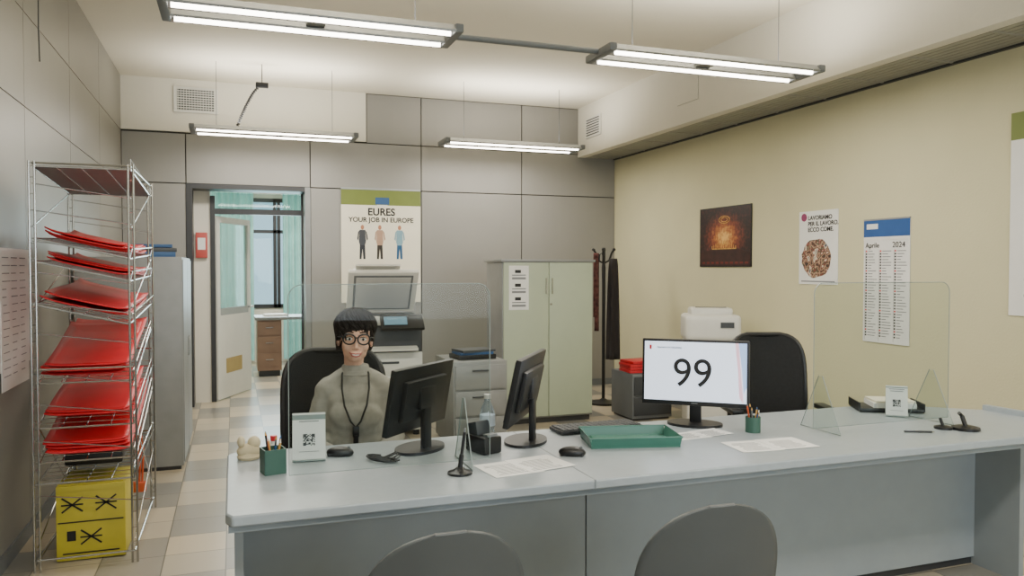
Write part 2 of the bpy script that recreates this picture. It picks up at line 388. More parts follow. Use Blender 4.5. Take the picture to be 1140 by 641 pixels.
# ------------------------------------------------------------ office chair
def office_chair(loc,rz,W=.24,arms=True):
    e=empty('office_chair',loc,rz)
    w=B(); w.grid(shell_pts(W,.50,.58,4,.06,.06),18,22,M_blkm); w.fin('backrest',(0,.22,0),parent=e,solid=.03,ang=80)
    f=shell_pts(W,.50,.58,4,.06,.06)
    pts=[f(1,v/20) for v in range(1,20)]+[f(0,v/20) for v in range(19,0,-1)]
    w=B(); w.tube([(a,b+.0,c) for a,b,c in pts],.016,M_blk,closed=True); w.fin('back_frame',(0,.22,0),parent=e)
    w=B(); w.box((0,-.03,.45),(.46,.44,.07),M_blkm,bev=.03,seg=3); w.fin('seat_cushion',parent=e)
    w=B(); w.tube([(0,.1,.41),(0,.24,.42),(0,.28,.5),(0,.275,.75)],.02,M_blk)
    w.cyl((0,0,.12),(0,0,.42),.025,M_chrome).cyl((0,0,.08),(0,0,.16),.04,M_blk).box((0,0,.405),(.2,.2,.03),M_blk)
    for k in range(5):
        a=k*2*math.pi/5+.3; w.tube([(0,0,.12),(.15*math.cos(a),.15*math.sin(a),.10),(.28*math.cos(a),.28*math.sin(a),.075)],[.026,.022,.016],M_blk)
        w.cyl((.28*math.cos(a)-.02*math.sin(a),.28*math.sin(a)+.02*math.cos(a),.028),(.28*math.cos(a)+.02*math.sin(a),.28*math.sin(a)-.02*math.cos(a),.028),.028,M_blk)
    if arms:
        for s in (-1,1):
            w.tube([(s*.18,.0,.42),(s*.28,.0,.43),(s*.29,.02,.55),(s*.29,.02,.645)],.014,M_blk); w.box((s*.29,-.02,.655),(.07,.26,.03),M_blk,bev=.012)
    w.fin('base',parent=e)
    return e
office_chair((.46,3.82,0),-5,.25,arms=False)
office_chair((3.08,3.86,0),-18,.235)
# ------------------------------------------------------------ woman
M_skin=mat('skin','#deaf97',.5,0,.05,20); M_hair=mat('dark_hair','#1a1310',.7,0,.3,60,spec=.25)
M_sw=mat('sweater_knit','#9d9a91',.95,0,.08,40,.4,bscale=300); M_tr=mat('trousers','#22242a',.9); M_lip=mat('lips','#b0605a',.4); M_eye=mat('eye_white','#e4e0d8',.2); M_iris=mat('iris','#2a1a12',.2)
wm=empty('seated_woman',(.54,3.72,0),-8)
b=B()
b.sph((0,.03,.58),(.175,.14,.13),M_sw).sph((0,.02,.68),(.152,.125,.13),M_sw).sph((0,.005,.78),(.15,.12,.13),M_sw).sph((0,.012,.86),(.148,.108,.11),M_sw).sph((0,-.045,.80),(.115,.085,.09),M_sw)
for s in (-1,1):
    b.sph((s*.058,-.06,.81),(.064,.056,.066),M_sw); b.sph((s*.115,.015,.925),(.058,.058,.05),M_sw)
    b.chain([((s*.045,.02,.985),.045),((s*.125,.015,.935),.05)],M_sw,5)
    b.chain([((s*.138,.015,.92),.052),((s*.168,.02,.80),.052),((s*.188,.02,.69),.048)],M_sw,6)
    b.chain([((s*.188,.02,.69),.048),((s*.15,-.13,.672),.043),((s*.10,-.235,.672),.037)],M_sw,6)
    b.chain([((s*.10,-.235,.672),.034),((s*.093,-.258,.675),.032)],M_sw,3)
b.chain([((0,.025,.95),.08),((0,.02,1.0),.064)],M_sw,5)
blob(b,'sweater',wm,.009,5,disp=.014,dscale=.06)
b=B()
for z,r_ in ((.995,.064),(1.008,.060),(1.021,.057),(1.033,.0545)):
    b.tube([(r_*math.cos(k*2*math.pi/28),.021+r_*.97*math.sin(k*2*math.pi/28),z) for k in range(28)],.0095,M_sw,10,closed=True)
blob(b,'roll_collar',wm,.004,3)
b=B()
for s in (-1,1):
    b.chain([((s*.08,.03,.56),.105),((s*.10,-.2,.55),.085),((s*.11,-.40,.54),.066),((s*.11,-.39,.30),.056),((s*.11,-.34,.11),.045)],M_tr,8)
b.sph((0,.04,.57),(.165,.13,.09),M_tr)
blob(b,'trousers',wm,.012,5)
b=B()
for s in (-1,1):
    b.chain([((s*.11,-.33,.06),.05),((s*.115,-.42,.045),.042),((s*.118,-.50,.036),.034)],M_blk,6)
    b.bb(s*.115-.04,s*.115+.04,-.53,-.29,.0,.03,M_blk,bev=.01)
blob(b,'shoes',wm,.008,3)
for s,nm in ((-1,'hand_right'),(1,'hand_left')):
    b=B()
    wr=Vector((s*.092,-.262,.676))
    d=Vector((-s*.35,-.93,-.12)).normalized(); sd=Vector((-s*.93,.35,0)).normalized(); dn=Vector((0,0,-1))
    b.chain([(wr-d*.02,.024),(wr+d*.02,.024)],M_skin,3)
    for k in (-1.5,-.5,.5,1.5):
        b.chain([(wr+d*.015+sd*k*.012,.015),(wr+d*.085+sd*k*.019,.0125)],M_skin,5,10)
    for k,L_ in zip((1.5,.5,-.5,-1.5),(.070,.078,.072,.056)):
        p0=wr+d*.088+sd*k*.019; p1=p0+d*L_*.45+dn*.004+sd*k*.002; p2=p1+d*L_*.3+dn*.014; p3=p2+d*L_*.2+dn*.014
        b.chain([(p0,.0095),(p1,.0088),(p2,.008),(p3,.007)],M_skin,5,10)
    t0=wr+d*.03+sd*.026; t1=t0+sd*.028+d*.028+dn*.006; t2=t1+d*.030+sd*.010+dn*.006
    b.chain([(t0,.013),(t1,.011),(t2,.009)],M_skin,5,10)
    blob(b,nm,wm,.0035,3)
hd=empty('head',(-.0,-.015,1.168),parent=wm,rot=(R(-2),R(3),R(3)))
b=B()
b.sph((0,.015,.035),(.075,.094,.083),M_skin,32).sph((0,-.02,-.03),(.061,.073,.078),M_skin,32).sph((0,-.052,-.086),(.030,.032,.023),M_skin)
for s in (-1,1):
    b.sph((s*.035,-.052,-.036),(.026,.031,.026),M_skin); b.sph((s*.036,-.02,-.066),(.018,.04,.024),M_skin)
    b.sph((s*.0765,.01,-.012),(.009,.017,.029),M_skin); b.sph((s*.0095,-.098,-.042),(.0085,.009,.007),M_skin)
b.chain([((0,-.088,.008),.008),((0,-.104,-.036),.011)],M_skin,5).sph((0,-.084,-.066),(.026,.016,.016),M_skin)
b.sph((0,-.078,.024),(.046,.014,.010),M_skin)
b.chain([((0,.025,-.06),.050),((0,.035,-.13),.045),((0,.037,-.17),.050)],M_skin,6)
blob(b,'face_and_neck',hd,.003,4)
b=B()
for s in (-1,1):
    b.sph((s*.031,-.079,.0),(.0135,.011,.0085),M_eye); b.sph((s*.031,-.0885,.0),(.0058,.0035,.0062),M_iris)
    b.tube([(s*.016,-.0905,.0075),(s*.031,-.0945,.0105),(s*.045,-.087,.006)],[.0015,.0022,.001],M_iris,6)
    b.tube([(s*.014,-.094,.030),(s*.032,-.093,.034),(s*.050,-.081,.029)],[.003,.0035,.0015],M_hair,6)
b.fin('eyes_and_brows',parent=hd)
b=B()
b.tube([(-.030,-.086,-.060),(-.018,-.0975,-.0665),(-.005,-.1015,-.0665),(.0,-.1015,-.068),(.005,-.1015,-.0665),(.018,-.0975,-.0665),(.030,-.086,-.060)],[.0012,.0025,.0032,.0028,.0032,.0025,.0012],M_lip,8)
b.tube([(-.029,-.086,-.061),(-.016,-.097,-.076),(0,-.1005,-.080),(.016,-.097,-.076),(.029,-.086,-.061)],[.0012,.0032,.004,.0032,.0012],M_lip,8)
b.tube([(-.024,-.0895,-.063),(-.012,-.0975,-.0708),(0,-.1,-.073),(.012,-.0975,-.0708),(.024,-.0895,-.063)],[.001,.0035,.004,.0035,.001],M_eye,8)
b.fin('mouth',parent=hd)
b=B()
for s in (-1,1):
    pts=[]
    for k in range(24):
        a=k*2*math.pi/24; pts.append((s*(.033+.0275*math.cos(a)),-.108+.010*abs(math.cos(a)*.5+.5),.0+.0235*math.sin(a)+.004*max(0,math.cos(a))*max(0,math.sin(a))))
    b.tube(pts,.0038,M_blk,8,closed=True)
    b.tube([(s*.060,-.098,.010),(s*.074,-.07,.009),(s*.083,.0,.004),(s*.083,.02,-.005)],.003,M_blk,6)
b.tube([(-.008,-.1075,.004),(0,-.110,.008),(.008,-.1075,.004)],.0032,M_blk,6)
b.fin('glasses',parent=hd)
b=B()
b.sph((0,.028,.048),(.084,.099,.080),M_hair,32).sph((0,.060,-.01),(.074,.053,.07),M_hair,24)
for s in (-1,1):
    b.sph((s*.077,.025,.02),(.016,.05,.045),M_hair); b.sph((s*.072,.045,-.02),(.018,.04,.04),M_hair)
blob(b,'hair_base',hd,.004,3)
hr=random.Random(11); b=B()
def lock(a0,p0,p1,zend,sweep,j,rad):
    pts=[];rr=[];n=14
    for i in range(n):
        t=i/(n-1); a=a0+sweep*t+.16*math.sin(t*8+j*9)
        ph=p0+(p1-p0)*min(1,t*1.25); k=1+.045*j+.03*math.sin(t*11+j*5)
        x=.088*k*math.sin(ph)*math.sin(a); y=.028-.104*k*math.sin(ph)*math.cos(a); z=.050+.085*k*math.cos(ph)
        if t>.8:
            f=(t-.8)/.2; z-= f*max(0,(z-zend)); x*=1-.10*f; 
            if abs(a)>1.9: y=.028+(y-.028)*(1-.15*f)
        pts.append((x,y,z)); rr.append(rad*(.45+.9*math.sin(math.pi*min(1,t*.9+.1)))*(1 if t<.99 else .3))
    b.tube(pts,rr,M_hair,6)
for k in range(250):
    a=hr.uniform(-math.pi,math.pi); aa=abs(a)
    if aa<.75: p1=R(hr.uniform(72,95)); ze=.036+hr.uniform(-.008,.018)
    elif aa<1.25: p1=R(100); ze=hr.uniform(-.01,.03)
    elif aa<1.9: p1=R(100); ze=hr.uniform(-.045,-.01)
    else: p1=R(100); ze=hr.uniform(-.07,-.04)
    lock(a,R(hr.uniform(4,40)),p1,ze,hr.uniform(-.4,.7),hr.uniform(0,1.8),hr.uniform(.0045,.0075))
b.fin('hair_locks',parent=hd,ang=80)
b=B()
b.tube([(-.05,.04,1.03),(-.062,-.03,1.00),(-.062,-.08,.94),(-.05,-.135,.87),(-.022,-.155,.80),(0,-.157,.775),(.022,-.155,.80),(.05,-.135,.87),(.062,-.08,.94),(.062,-.03,1.00),(.05,.04,1.03)],.0045,M_blk,8)
b.box((0,-.16,.755),(.03,.012,.05),M_blk,bev=.004).cyl((0,-.158,.70),(0,-.158,.74),.012,M_blk).fin('lanyard',parent=wm)
# ------------------------------------------------------------ monitors
def monitor(name,loc,rz,tilt,W,H,zc,content=False):
    e=empty(name,loc,rz)
    w=B(); w.prism([(.13*math.cos(k*math.pi/16)*1.0,.09*math.sin(k*math.pi/16)) for k in range(32)],0.0,.012,M_blk)
    w.box((0,.03,zc*.5),(.055,.022,zc*.95),M_blk,bev=.005).box((0,.025,zc),(.12,.04,.09),M_blk,bev=.008)
    w.fin('stand',parent=e)
    s=empty('display',(0,0,zc),parent=e,rot=(R(-tilt),0,0))
    w=B(); w.box((0,.0,0),(W,.024,H),M_blk,bev=.005).box((0,.018,0),(W*.7,.03,H*.62),M_dgry if content else M_blk,bev=.012)
    w.box((0,-.0135,-H/2+.012),(.03,.002,.004),M_gry)
    w.fin('casing',parent=s)
    if content:
        w=B(); w.bb(-W/2+.012,W/2-.012,-.0145,-.0125,-H/2+.022,H/2-.012,mat('screen_glow','#dce6f6',.2,0,.0,emit=1.0,ecol='#dbe6fa')); 
        pk=mat('screen_pink','#e9c0d0',.3,emit=.7,ecol='#ecb9c8',var=0); bl=mat('screen_blue','#a9c4ee',.3,emit=.7,ecol='#9fc0f2',var=0)
        w.prismy([(W/2-.065,H/2-.012),(W/2-.05,H/2-.012),(W/2-.025,-H/2+.022),(W/2-.045,-H/2+.05),(W/2-.05,.0)],-.0155,-.0146,pk)
        w.prismy([(W/2-.05,H/2-.012),(W/2-.012,H/2-.012),(W/2-.012,-.06),(W/2-.025,-.09),(W/2-.035,.03)],-.0157,-.0148,bl)
        w.bb(-W/2+.035,-W/2+.045,-.0157,-.0146,H/2-.05,H/2-.03,M_red).fin('screen',parent=s)
        text('99',.19,(-.01,-.0165,-.008),M_ink,s,'number')
        text('Numero in chiamata',.014,(-.12,-.0165,H/2-.040),M_ink,s,'caption')
    else:
        w=B(); w.bb(-W/2+.01,W/2-.01,-.0145,-.0125,-H/2+.02,H/2-.01,mat('screen_off','#23272b',.15)); w.fin('screen',parent=s)
    return e
monitor('queue_display_monitor',(2.07,3.20,CT),-39,3,.50,.315,.25,True)
monitor('computer_monitor',(.72,3.15,CT),180+45,10,.45,.27,.22)
monitor('computer_monitor',(1.18,3.13,CT),180+56,12,.48,.285,.24)
# ------------------------------------------------------------ plexiglass screens
def plexi(x0,x1,y,z1,feet,rr=.05,rz=0,fd=.15):
    e=empty('plexiglass_screen',((x0+x1)/2,y,CT),rz); h=(x1-x0)/2; H=z1-CT
    poly=[(-h,.012),(h,.012)]
    for k in range(7): a=k*math.pi/12; poly.append((h-rr+rr*math.cos(a),H-rr+rr*math.sin(a)))
    for k in range(6,13): a=k*math.pi/12; poly.append((-h+rr+rr*math.cos(a),H-rr+rr*math.sin(a)))
    B().prismy(poly,-.0025,.0025,GLASS).fin('pane',parent=e)
    B().tube([(a,0,b_) for a,b_ in poly],.002,GEDGE,6,closed=True).fin('pane_edge',parent=e)
    w=B(); w2=B()
    for fx in feet:
        tri=[(-fd,0),(fd,0),(.012,.25),(-.012,.25)]
        w.prismx(tri,fx-.0025,fx+.0025,GLASS); w2.tube([(fx,a,b_+.003) for a,b_ in tri],.002,GEDGE,6,closed=True)
    w.fin('feet',parent=e); w2.fin('feet_edges',parent=e)
plexi(.18,.93,2.86,1.44,[.27],fd=.12)
plexi(2.5,3.32,2.89,1.43,[-.37,.30],fd=.13)
# ------------------------------------------------------------ wire rack
rk=empty('wire_shelf_rack')
x0,x1,y0,y1=-.92,-.485,4.36,5.32; H=2.02
w=B()
for x in (x0,x1):
    for y in (y0,y1):
        for dx in (-.012,.012): w.cyl((x+dx,y,0.0),(x+dx,y,H),.0055,M_chrome,seg=8)
        z=.1
        while z<H: w.cyl((x-.012,y,z),(x+.012,y,z),.003,M_chrome,seg=6); z+=.08
for y in (y0,y1):
    for z in (.06,1.0,H-.01): w.cyl((x0,y,z),(x1,y,z),.005,M_chrome,seg=8)
    zz=[.35,.62,.8,.95,1.15,1.3,1.45,1.6,1.75,1.88]
    for i,z in enumerate(zz): w.cyl((x0,y,z+.03),(x1,y,z-.03),.003,M_chrome,seg=6)
for x in (x0,x1):
    for z in (.06,H-.01): w.cyl((x,y0,z),(x,y1,z),.005,M_chrome,seg=8)
    for z in (.12,.5,.9,1.3,1.7): w.cyl((x,y0,z),(x,y1,z+.25),.003,M_chrome,seg=6)
    w.cyl((x,y0,.75),(x,y1,.12),.003,M_chrome,seg=6)
w.fin('frame',parent=rk)
def shelf(zc,tx,ty,stack=0,seed=0,solid=False,stl=.9):
    e=empty('shelf',((x0+x1)/2,(y0+y1)/2,zc),parent=rk,rot=(R(ty),R(tx),0))
    w=B(); a=(x1-x0)/2; b_=(y1-y0)/2
    w.tube([(-a,-b_,0),(a,-b_,0),(a,b_,0),(-a,b_,0)],.005,M_chrome,6,closed=True)
    for i in range(13):
        y=-b_+(i+1)*2*b_/14; w.cyl((-a,y,0),(a,y,0),.0022,M_chrome,seg=6)
    for i in range(3): x=-a+(i+1)*2*a/4; w.cyl((x,-b_,-.004),(x,b_,-.004),.003,M_chrome,seg=6)
    w.tube([(a,-b_,0),(a,-b_,.05),(a,b_,.05),(a,b_,0)],.0035,M_chrome,6)
    if solid: w.bb(-a,a,-b_,b_,-.003,.004,M_gry)
    w.fin('wire_grid',parent=e)
    rnd=random.Random(seed)
    if stack:
        w=B()
        for k in range(stack):
            L_=stl*rnd.uniform(.88,1)/2; dx=rnd.uniform(-.015,.015); dy=rnd.uniform(-.04,.02); z=.010+k*.012
            ph=rnd.uniform(0,3)
            def fn(u,v,L_=L_,dx=dx,dy=dy,z=z,ph=ph):
                x=(u*2-1)*.19+dx; y=(v*2-1)*L_+dy
                return (x,y,z+.008*math.sin(v*5+ph)+.012*abs(u*2-1)**6+.010*abs(v*2-1)**8)
            w.grid(fn,12,20,M_red)
        w.fin('red_trays',parent=e,solid=.006,ang=60,norm=False)
    return e
shelf(1.97,0,-3,0,0,True)
shelf(1.61,13,2,3,1,stl=.85); shelf(1.49,13,1,3,2,stl=.8); shelf(1.30,14,4,4,3); shelf(1.03,0,12,5,4); shelf(.80,0,11,3,7,stl=.8); shelf(.655,0,14,5,5); shelf(.46,0,3,0,6)
w=B(); w.box((-.70,4.78,.51),(.28,.42,.07),M_blk,bev=.02,rot=(R(3),0,0)); w.fin('black_bag',parent=rk)
w=B(); 
for i in range(3): w.tube([(0+i*.015,0,.0),(.012+i*.015,.0,.25),(-.015+i*.015,0,.44)],.006,M_orange)
w.box((.015,0,.03),(.08,.05,.06),M_orange,bev=.01).fin('orange_strap',(-.56,5.12,0.16),parent=rk)
w=B(); w.box((0,0,.195),(.32,.34,.385),M_yb,bev=.008).box((0,0,.39),(.30,.32,.008),M_yb)
for cx,cz in ((-.085,.29),(.07,.29),(.0,.12)):
    for s in (-1,1): w.box((cx,-.172,cz),(.12,.003,.008),M_blk,rot=(0,s*R(38),0))
    w.box((cx,-.172,cz),(.10,.003,.007),M_blk)
w.box((0,-.172,.2),(.30,.003,.006),M_blk).box((0,-.172,.04),(.26,.003,.006),M_blk).box((-.09,-.172,.13),(.04,.003,.05),M_blk); w.fin('yellow_recycling_box',(-.70,4.64,.002))
w=B(); w.bb(-1.06,-.36,6.25,7.4,.03,1.58,M_cab,bev=.004).bb(-1.04,-.38,6.27,7.38,0,.03,M_dark)
w.bb(-.362,-.352,6.27,6.80,.06,1.56,M_cab).bb(-.362,-.352,6.82,7.38,.06,1.56,M_cab).bb(-.35,-.34,6.74,6.76,.8,.95,M_chrome).bb(-.35,-.34,6.85,6.87,.8,.95,M_chrome)
w.fin('storage_cabinet')
w=B(); w.box((0,0,.02),(.34,.26,.04),M_blueb,bev=.004).box((.02,.0,.055),(.32,.25,.03),M_dgry,bev=.004).box((0,.01,.085),(.3,.24,.025),M_blueb,bev=.004).fin('folder_stack',(-.60,6.5,1.58),10)
w=B(); w.bb(2.39,3.33,6.97,7.45,.05,1.56,M_cab,bev=.003).bb(2.37,3.35,6.94,7.47,1.555,1.58,M_cab,bev=.003).bb(2.41,3.31,6.99,7.43,0,.05,M_dark)
w.bb(2.40,2.857,6.95,6.972,.07,1.55,M_green,bev=.002).bb(2.863,3.32,6.95,6.972,.07,1.55,M_green,bev=.002)
w.bb(2.825,2.835,6.93,6.95,1.25,1.40,M_chrome).bb(2.885,2.895,6.93,6.95,1.25,1.40,M_chrome).cyl((2.88,6.95,1.15),(2.88,6.94,1.15),.01,M_chrome)
w.fin('office_cupboard')
w=B(); w.bb(0,.20,0,.003,0,.42,M_paper)
for i in range(3):
    w.bb(.03,.17,-.001,0,.03+i*.13,.05+i*.13,M_inkg); w.bb(.03,.17,-.001,0,.065+i*.13,.075+i*.13,M_inkg); w.bb(.06,.12,-.001,0,.09+i*.13,.12+i*.13,M_ink)
w.fin('cupboard_notice',(2.45,6.946,1.10))
w=B(); w.bb(1.70,2.17,6.2,6.8,.02,.72,M_cab,bev=.004).bb(1.72,2.15,6.22,6.78,0,.02,M_dark)
for z in (.05,.27,.49): w.bb(1.715,2.155,6.185,6.202,z,z+.2,M_cab,bev=.003).bb(1.86,2.0,6.172,6.186,z+.15,z+.16,M_dgry)
w.fin('filing_cabinet')
w=B(); w.box((0,0,.02),(.34,.25,.04),M_blk,bev=.005).box((0,0,.05),(.30,.22,.02),M_blueb).box((.01,0,.07),(.31,.23,.02),M_dgry,rot=(0,0,.1)).fin('document_tray',(1.94,6.45,.72),5)
# coat stand
w=B(); w.cyl((0,0,.03),(0,0,1.72),.018,M_blk).lathe([(.17,0),(.17,.02),(.05,.04),(.02,.06)],(0,0,0),M_blk)
for k in range(6):
    a=k*math.pi/3; c,s=math.cos(a),math.sin(a)
    w.tube([(0,0,1.55),(.07*c,.07*s,1.58),(.10*c,.10*s,1.66),(.13*c,.13*s,1.70)],.009,M_blk); w.sph((.13*c,.13*s,1.70),.015,M_blk,10)
e=empty('coat_stand',(3.84,7.75,0)); w.fin('stand',parent=e)
w=B()
def coat(u,v):
    a=u*2*math.pi; r=(.035+.035*v**.5)*(1+.25*math.sin(a*5)); return (.07+r*math.cos(a),-.10+r*.7*math.sin(a),1.60-v*1.1)
w.grid(coat,30,14,mat('dark_coat','#2e2a29',.95)); w.fin('hanging_coat',parent=e,solid=.008,ang=80)
w=B(); sc=mat('tartan_scarf','#5a3530',.95,0,.6,25)
w.grid(lambda u,v:(-.13+.05*u,-.05+.012*math.sin(u*9),1.66-v*.85),6,20,sc).grid(lambda u,v:(-.13+.05*u,-.02+.012*math.sin(u*9),1.66-v*.7),6,20,sc).fin('scarf',parent=e,solid=.01,ang=80)
w=B(); w.tube([(-.10,-.09,1.58),(-.10,-.10,1.64),(-.07,-.1,1.66),(-.05,-.1,1.62),(-.05,-.1,1.5),(-.05,-.12,.75)],[.008,.008,.008,.008,.022,.008],M_blk); w.fin('umbrella',parent=e)
w=B(); w.bb(3.66,4.1,6.75,7.2,.02,.46,M_gry,bev=.004).bb(3.68,4.08,6.77,7.18,0,.02,M_dark)
for z in (.05,.25): w.bb(3.675,4.085,6.735,6.752,z,z+.18,M_dgry,bev=.003)
w.fin('drawer_unit')
w=B()
for k in range(4): w.box((random.uniform(-.01,.01),0,.015+k*.03),(.30,.26,.028),M_red,bev=.006,rot=(0,0,random.uniform(-.08,.08)))
w.fin('red_folder_stack',(3.82,6.92,.46))
w=B(); w.box((0,0,.44),(.46,.40,.80),M_wp,bev=.02).box((0,-.02,.95),(.50,.44,.24),M_wp,bev=.05,seg=4).box((0,.0,1.09),(.38,.28,.08),M_wp,bev=.03,seg=3).box((0,-.05,1.132),(.28,.02,.008),M_blk)
w.box((0,-.205,.62),(.34,.01,.03),M_gry).box((.12,-.245,.98),(.12,.01,.05),M_dgry,rot=(0,0,0)).box((0,0,.825),(.44,.38,.02),M_dgry)
for sx in (-.17,.17):
    for sy in (-.14,.14): w.cyl((sx,sy-.012,.03),(sx,sy+.012,.03),.03,M_blk)
w.fin('paper_shredder',(4.20,6.25,0),-25)
# photocopier
w=B(); PX,PY=1.30,7.15
e=empty('photocopier',(PX,PY,0),-4)
w.box((0,0,.40),(.62,.60,.70),M_wp,bev=.012).box((.03,0,.86),(.54,.58,.24),M_dgry,bev=.006).box((-.26,0,.87),(.10,.60,.26),M_wp,bev=.01).box((0,0,1.03),(.64,.60,.08),M_wp,bev=.015)
for z in (.12,.27,.42,.57): w.box((0,-.303,z+.05),(.56,.012,.13),M_wp,bev=.004).box((0,-.31,z+.09),(.2,.008,.02),M_dgry)
w.box((.03,-.26,.80),(.46,.25,.02),M_wp,rot=(R(10),0,0)).box((.03,0,1.073),(.52,.44,.006),M_blk)
w.box((.12,-.36,1.02),(.38,.18,.03),M_blk,rot=(R(40),0,0),bev=.006).box((.06,-.374,1.036),(.2,.1,.004),mat('copier_screen','#6f92a8',.15),rot=(R(40),0,0))
for sx in (-.26,.26):
    for sy in (-.24,.24): w.cyl((sx,sy,0),(sx,sy,.06),.03,M_blk)
w.fin('body',parent=e)
w=B(); w.box((0,-.25,.03),(.64,.50,.05),M_wp,bev=.012).box((0,-.25,.004),(.54,.43,.012),M_gry).box((0,-.25,-.003),(.50,.39,.006),mat('lid_pad','#c2c2bd',.5)).box((-.05,-.25,.085),(.46,.40,.10),M_wp,bev=.03).box((-.05,-.47,.10),(.40,.12,.02),M_wp,rot=(R(20),0,0))
w.fin('lid',(0,.27,1.08),parent=e,rot=(R(-48),0,0))
# ------------------------------------------------------------ posters
e=empty('eures_poster',((1.157+2.076)/2,YB-.014,0))
W=.46
w=B(); w.bb(-W,W,0,.005,1.10,2.22,M_cream).bb(-W,W,0,.005,2.22,2.40,M_og).bb(-.07,.09,-.001,.0,2.23,2.31,M_blueb).bb(-.05,.07,-.0015,.0,2.205,2.225,M_paper)
w.bb(-W,W,-.004,.006,2.395,2.415,M_alu)
bz=1.60
cols=[('#3c3f46','#262a33'),('#a88a74','#2b2622'),('#7da0ad','#23557d')]
sk=mat('printed_skin','#a87458',.7)
for i,x in enumerate((-.22,-.02,.21)):
    c1=mat('print_a%d'%i,cols[i][0],.7); c2=mat('print_b%d'%i,cols[i][1],.7)
    def el(cx,cz,a,c,m,n=14): w.prismy([(cx+a*math.cos(k*2*math.pi/n),cz+c*math.sin(k*2*math.pi/n)) for k in range(n)],-.0015,0,m)
    el(x,bz+.365,.020,.028,sk)
    w.prismy([(x-.033,bz+.335),(x+.033,bz+.335),(x+.04,bz+.2),(x+.03,bz+.16),(x-.03,bz+.16),(x-.04,bz+.2)],-.0015,0,c1)
    w.prismy([(x-.03,bz+.16),(x+.03,bz+.16),(x+.034,bz),(x+.01,bz),(x,bz+.12),(x-.012,bz),(x-.034,bz)],-.0015,0,c2)
    w.prismy([(x+.033,bz+.33),(x+.05,bz+.31),(x+.064,bz+.23),(x+.05,bz+.21)],-.0015,0,c1)
    w.prismy([(x-.033,bz+.33),(x-.05,bz+.31),(x-.06,bz+.23),(x-.046,bz+.21)],-.0015,0,c1)
w.fin('sheet',parent=e)
text('EURES',.115,(0,-.002,2.14),M_ink,e,'title',bold=.003); text('YOUR JOB IN EUROPE',.076,(0,-.002,2.05),M_ink,e,'subtitle',bold=.0015)
def printmat(name,stops,scale=28,amp=.9,grad=(2.6,1,3.6),vor=False):
    m=bpy.data.materials.new(name); m.use_nodes=True; nt=m.node_tree;N=nt.nodes;L=nt.links;p=N['Principled BSDF']
    tc=N.new('ShaderNodeTexCoord'); p.inputs['Roughness'].default_value=.4
    if vor:
        v=N.new('ShaderNodeTexNoise'); v.inputs['Scale'].default_value=scale; v.inputs['Detail'].default_value=1.5; L.new(tc.outputs['Object'],v.inputs['Vector']); src=v.outputs['Fac']
    else:
        mp=N.new('ShaderNodeMapping'); mp.inputs['Location'].default_value=(0,0,.02); mp.inputs['Scale'].default_value=grad; L.new(tc.outputs['Object'],mp.inputs['Vector'])
        gr=N.new('ShaderNodeTexGradient'); gr.gradient_type='SPHERICAL'; L.new(mp.outputs['Vector'],gr.inputs['Vector'])
        wv=N.new('ShaderNodeTexNoise'); wv.inputs['Scale'].default_value=scale; wv.inputs['Detail'].default_value=5; L.new(tc.outputs['Object'],wv.inputs['Vector'])
        ml=N.new('ShaderNodeMath'); ml.operation='MULTIPLY_ADD'; ml.inputs[1].default_value=amp; L.new(wv.outputs['Fac'],ml.inputs[0])
        s=N.new('ShaderNodeMath'); s.operation='SUBTRACT'; s.inputs[1].default_value=.45; L.new(gr.outputs['Fac'],s.inputs[0]); L.new(s.outputs[0],ml.inputs[2]); src=ml.outputs[0]
    r=N.new('ShaderNodeValToRGB'); L.new(src,r.inputs['Fac']); cr=r.color_ramp
    cr.elements[0].position=stops[0][0]; cr.elements[0].color=srgb(stops[0][1]); cr.elements[1].position=stops[-1][0]; cr.elements[1].color=srgb(stops[-1][1])
    for q,c in stops[1:-1]:
        el_=cr.elements.new(q); el_.color=srgb(c)
    L.new(r.outputs['Color'],p.inputs['Base Color']); return m
e=empty('theatre_picture',(XR-.012,6.63,1.81),-90)
w=B(); w.bb(-.43,.43,0,.012,-.30,.30,M_blk); w.bb(-.42,.42,-.001,0,-.29,.29,printmat('auditorium_print',[(0,'#241210'),(.2,'#4a2118'),(.45,'#7c3b25'),(.65,'#b06a32'),(.95,'#e6b868')]))
gl=mat('picture_gold','#c99a4c',.5,0,.4,40); dk=mat('picture_dark','#341813',.5,0,.4,14)
w.prismy([(-.42,-.29),(.42,-.29),(.42,-.16),(.2,-.12),(-.2,-.12),(-.42,-.16)],-.002,-.001,dk)
for k in range(13): w.bb(-.21+k*.033,-.203+k*.033,-.003,-.001,-.12,-.04-.05*abs(k-6)/6,gl)
w.bb(-.20,.20,-.003,-.001,-.125,-.115,gl)
for r_,z_ in ((.06,.17),(.035,.17)):
    w.tube([(r_*1.5*math.cos(k*math.pi/10),-.001,z_+r_*.6*math.sin(k*math.pi/10)) for k in range(20)],.004,gl,6,closed=True)
for k in range(10): w.bb(-.38+k*.08,-.33+k*.08,-.0025,-.001,-.27,-.25,mat('picture_red','#6a241c',.6))
w.fin('print',parent=e)
e=empty('office_poster',(XR-.006,5.31,1.67),-90); rng=random.Random(3)
w=B(); w.bb(-.23,.23,0,.005,-.31,.31,M_paper)
pm=printmat('crowd_print',[(.30,'#1e1f22'),(.40,'#5d3a2a'),(.46,'#c09a80'),(.5,'#3c4a34'),(.56,'#7d2d2a'),(.62,'#d9cdb6'),(.72,'#3a4658')],17,vor=True)
w.prismy([(-.02+.175*math.cos(k*math.pi/14)*(1+.04*math.sin(k*3)),-.09+.165*math.sin(k*math.pi/14)*(1+.05*math.cos(k*5))) for k in range(28)],-.001,0,pm)
